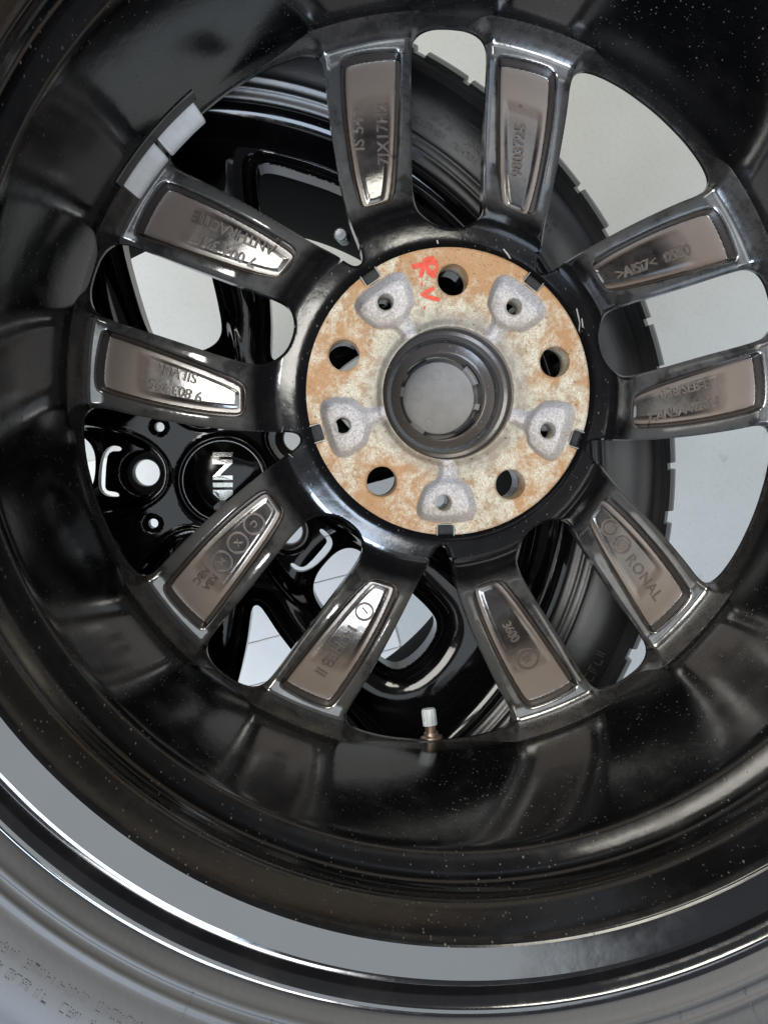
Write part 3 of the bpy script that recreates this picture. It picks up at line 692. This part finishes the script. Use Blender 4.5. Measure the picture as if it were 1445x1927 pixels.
# serrated band on the shoulder and its marks
V = []; F = []
for i in range(1100):
    a = i * 2 * math.pi / 1100; n0 = len(V); d_ = 0.0026
    for q, da in ((280, 0), (284.5, 0.003), (284.5, d_ + 0.003), (280, d_)):
        for dz in (-0.3, 0.22): V.append((q * math.cos(a + da), q * math.sin(a + da), bt_z(q) + dz))
    F += [(n0 + 1, n0 + 3, n0 + 5, n0 + 7), (n0, n0 + 2, n0 + 3, n0 + 1), (n0 + 4, n0 + 6, n0 + 7, n0 + 5)]
o = obj('serrated_shoulder_band', mesh('serrated_shoulder_band', V, F, False), m_rubber, tb); o['kind'] = 'stuff'
def tri_mark(deg, pts, parent):
    V = []; a0 = math.radians(deg)
    for q, t in pts:
        for dz in (-0.3, 0.7): V.append((q * math.cos(a0 + t / q), q * math.sin(a0 + t / q), bt_z(q) + dz))
    n = len(pts); F = [tuple(2 * i + 1 for i in range(n))] + [(2 * i, (2 * i + 2) % (2 * n), (2 * i + 3) % (2 * n), 2 * i + 1) for i in range(n)]
    return obj('raised_mark', mesh('raised_mark', V, F, False), m_rubber2, parent)
tri_mark(-49, [(270, -5), (279, 0), (270, 5)], tb)
for q in (-132, -136.5, -141, -145.5, -150): tri_mark(q, [(270, -0.8), (283, -0.8), (283, 0.8), (270, 0.8)], tb)
# centre cap with its winged name badge
capb = obj('centre_cap', lathe('centre_cap', smooth_prof([(30.6, -128.6), (30.6, -126.2), (29.4, -125.2), (28.2, -125.6), (27.6, -126), (20, -124.3), (10, -123.3), (0.01, -123)], 1)[::-1], 96, 40), m_front, wb)
def cap_obj(nm, V, F, m, zoff):
    V = np.array(V); rr = np.hypot(V[:, 0], V[:, 1]); V[:, 2] += zoff + -0.0045 * rr ** 2
    o = obj(nm, mesh(nm, V, F, False), m, capb); o.rotation_euler = (0, 0, math.radians(90 - BA)); return o
V, F = text_mesh('MINI', 17.5, 0.7, 0.45, 1.0)
V[:, 0] -= (V[:, 0].min() + V[:, 0].max()) / 2; V[:, 0] *= 38.0 / (V[:, 0].max() - V[:, 0].min()); V[:, 1] -= (V[:, 1].min() + V[:, 1].max()) / 2
cap_obj('badge_lettering', V, F, m_chrome, -122.6)
for s in (1, -1):
    for k, yy in enumerate((-5.5, -2.6, 0.4, 3.4, 6.2)):
        x0, x1 = 20.5, 25.8 - abs(yy) * 0.25; n = 0
        V = [(s * x, y, z) for z in (-0.3, 0.35) for x, y in ((x0, yy - 0.6), (x1, yy - 0.6), (x1, yy + 0.6), (x0, yy + 0.6))]
        F = [(4, 5, 6, 7), (0, 1, 5, 4), (1, 2, 6, 5), (2, 3, 7, 6), (3, 0, 4, 7)]
        cap_obj('badge_wing_bar', V, F, m_greycap, -123.0)
V, F = ring_shape(26.2, 26.8, 0.3, 64); V[:, 2] = V[:, 2] * 0.6 - 125.6; obj('badge_ring', mesh('badge_ring', V, F, True, 30), m_greycap, capb)
# dusty bolt seats
seat = lathe('bolt_seat', [(14.5, -139.5), (12, -143), (10, -145), (9.0, -146.5), (8.9, -152)], 48, 40)
m_seat = simple('worn_bolt_seat', (0.055, 0.048, 0.04), 0.35, 0.0, ior=1.7, nscale=150, var=0.4)
for k in range(5):
    a = math.radians(72 * k); obj('bolt_seat', seat, m_seat, wb, (55 * S * math.cos(a), 55 * S * math.sin(a), 0.6 * S))
# its valve, cap pointing up
va = math.radians(64 - BA)
st2 = obj('valve_stem', along([(0.01, -30), (4.5, -30), (4.5, -6), (3.2, -5), (3.2, 0)], (178 * math.cos(va), 178 * math.sin(va), -128), (-math.cos(va) * 0.2, -math.sin(va) * 0.2, 1)), m_rubber2, wb)
obj('valve_cap', along([(4.0, -6), (4.2, -5), (4.2, 4.4), (3.4, 5.6), (0.01, 5.9)], (178 * math.cos(va), 178 * math.sin(va), -128), (-math.cos(va) * 0.2, -math.sin(va) * 0.2, 1), 24, 'valve_cap', 1), m_greycap, st2)

# ================================================================== setting
me = mesh('floor', [(-6000, -6000, -800), (6000, -6000, -800), (6000, 6000, -800), (-6000, 6000, -800)], [(0, 1, 2, 3)], False)
f = obj('floor', me, m_floor); f['kind'] = 'structure'
board = thing('slatted_board', 'white grooved plastic board on the floor, seen through the lower left openings', 'board', (-320, -330, -800), math.radians(14))
bm = box(700, 64.6, 6, 1.2, 2); sl_me = bm_mesh('slat', bm, True, 40)
for k in range(9): obj('slat', sl_me, m_board, board, (0, (-4 + k) * 66 * S, 3.2 * S))
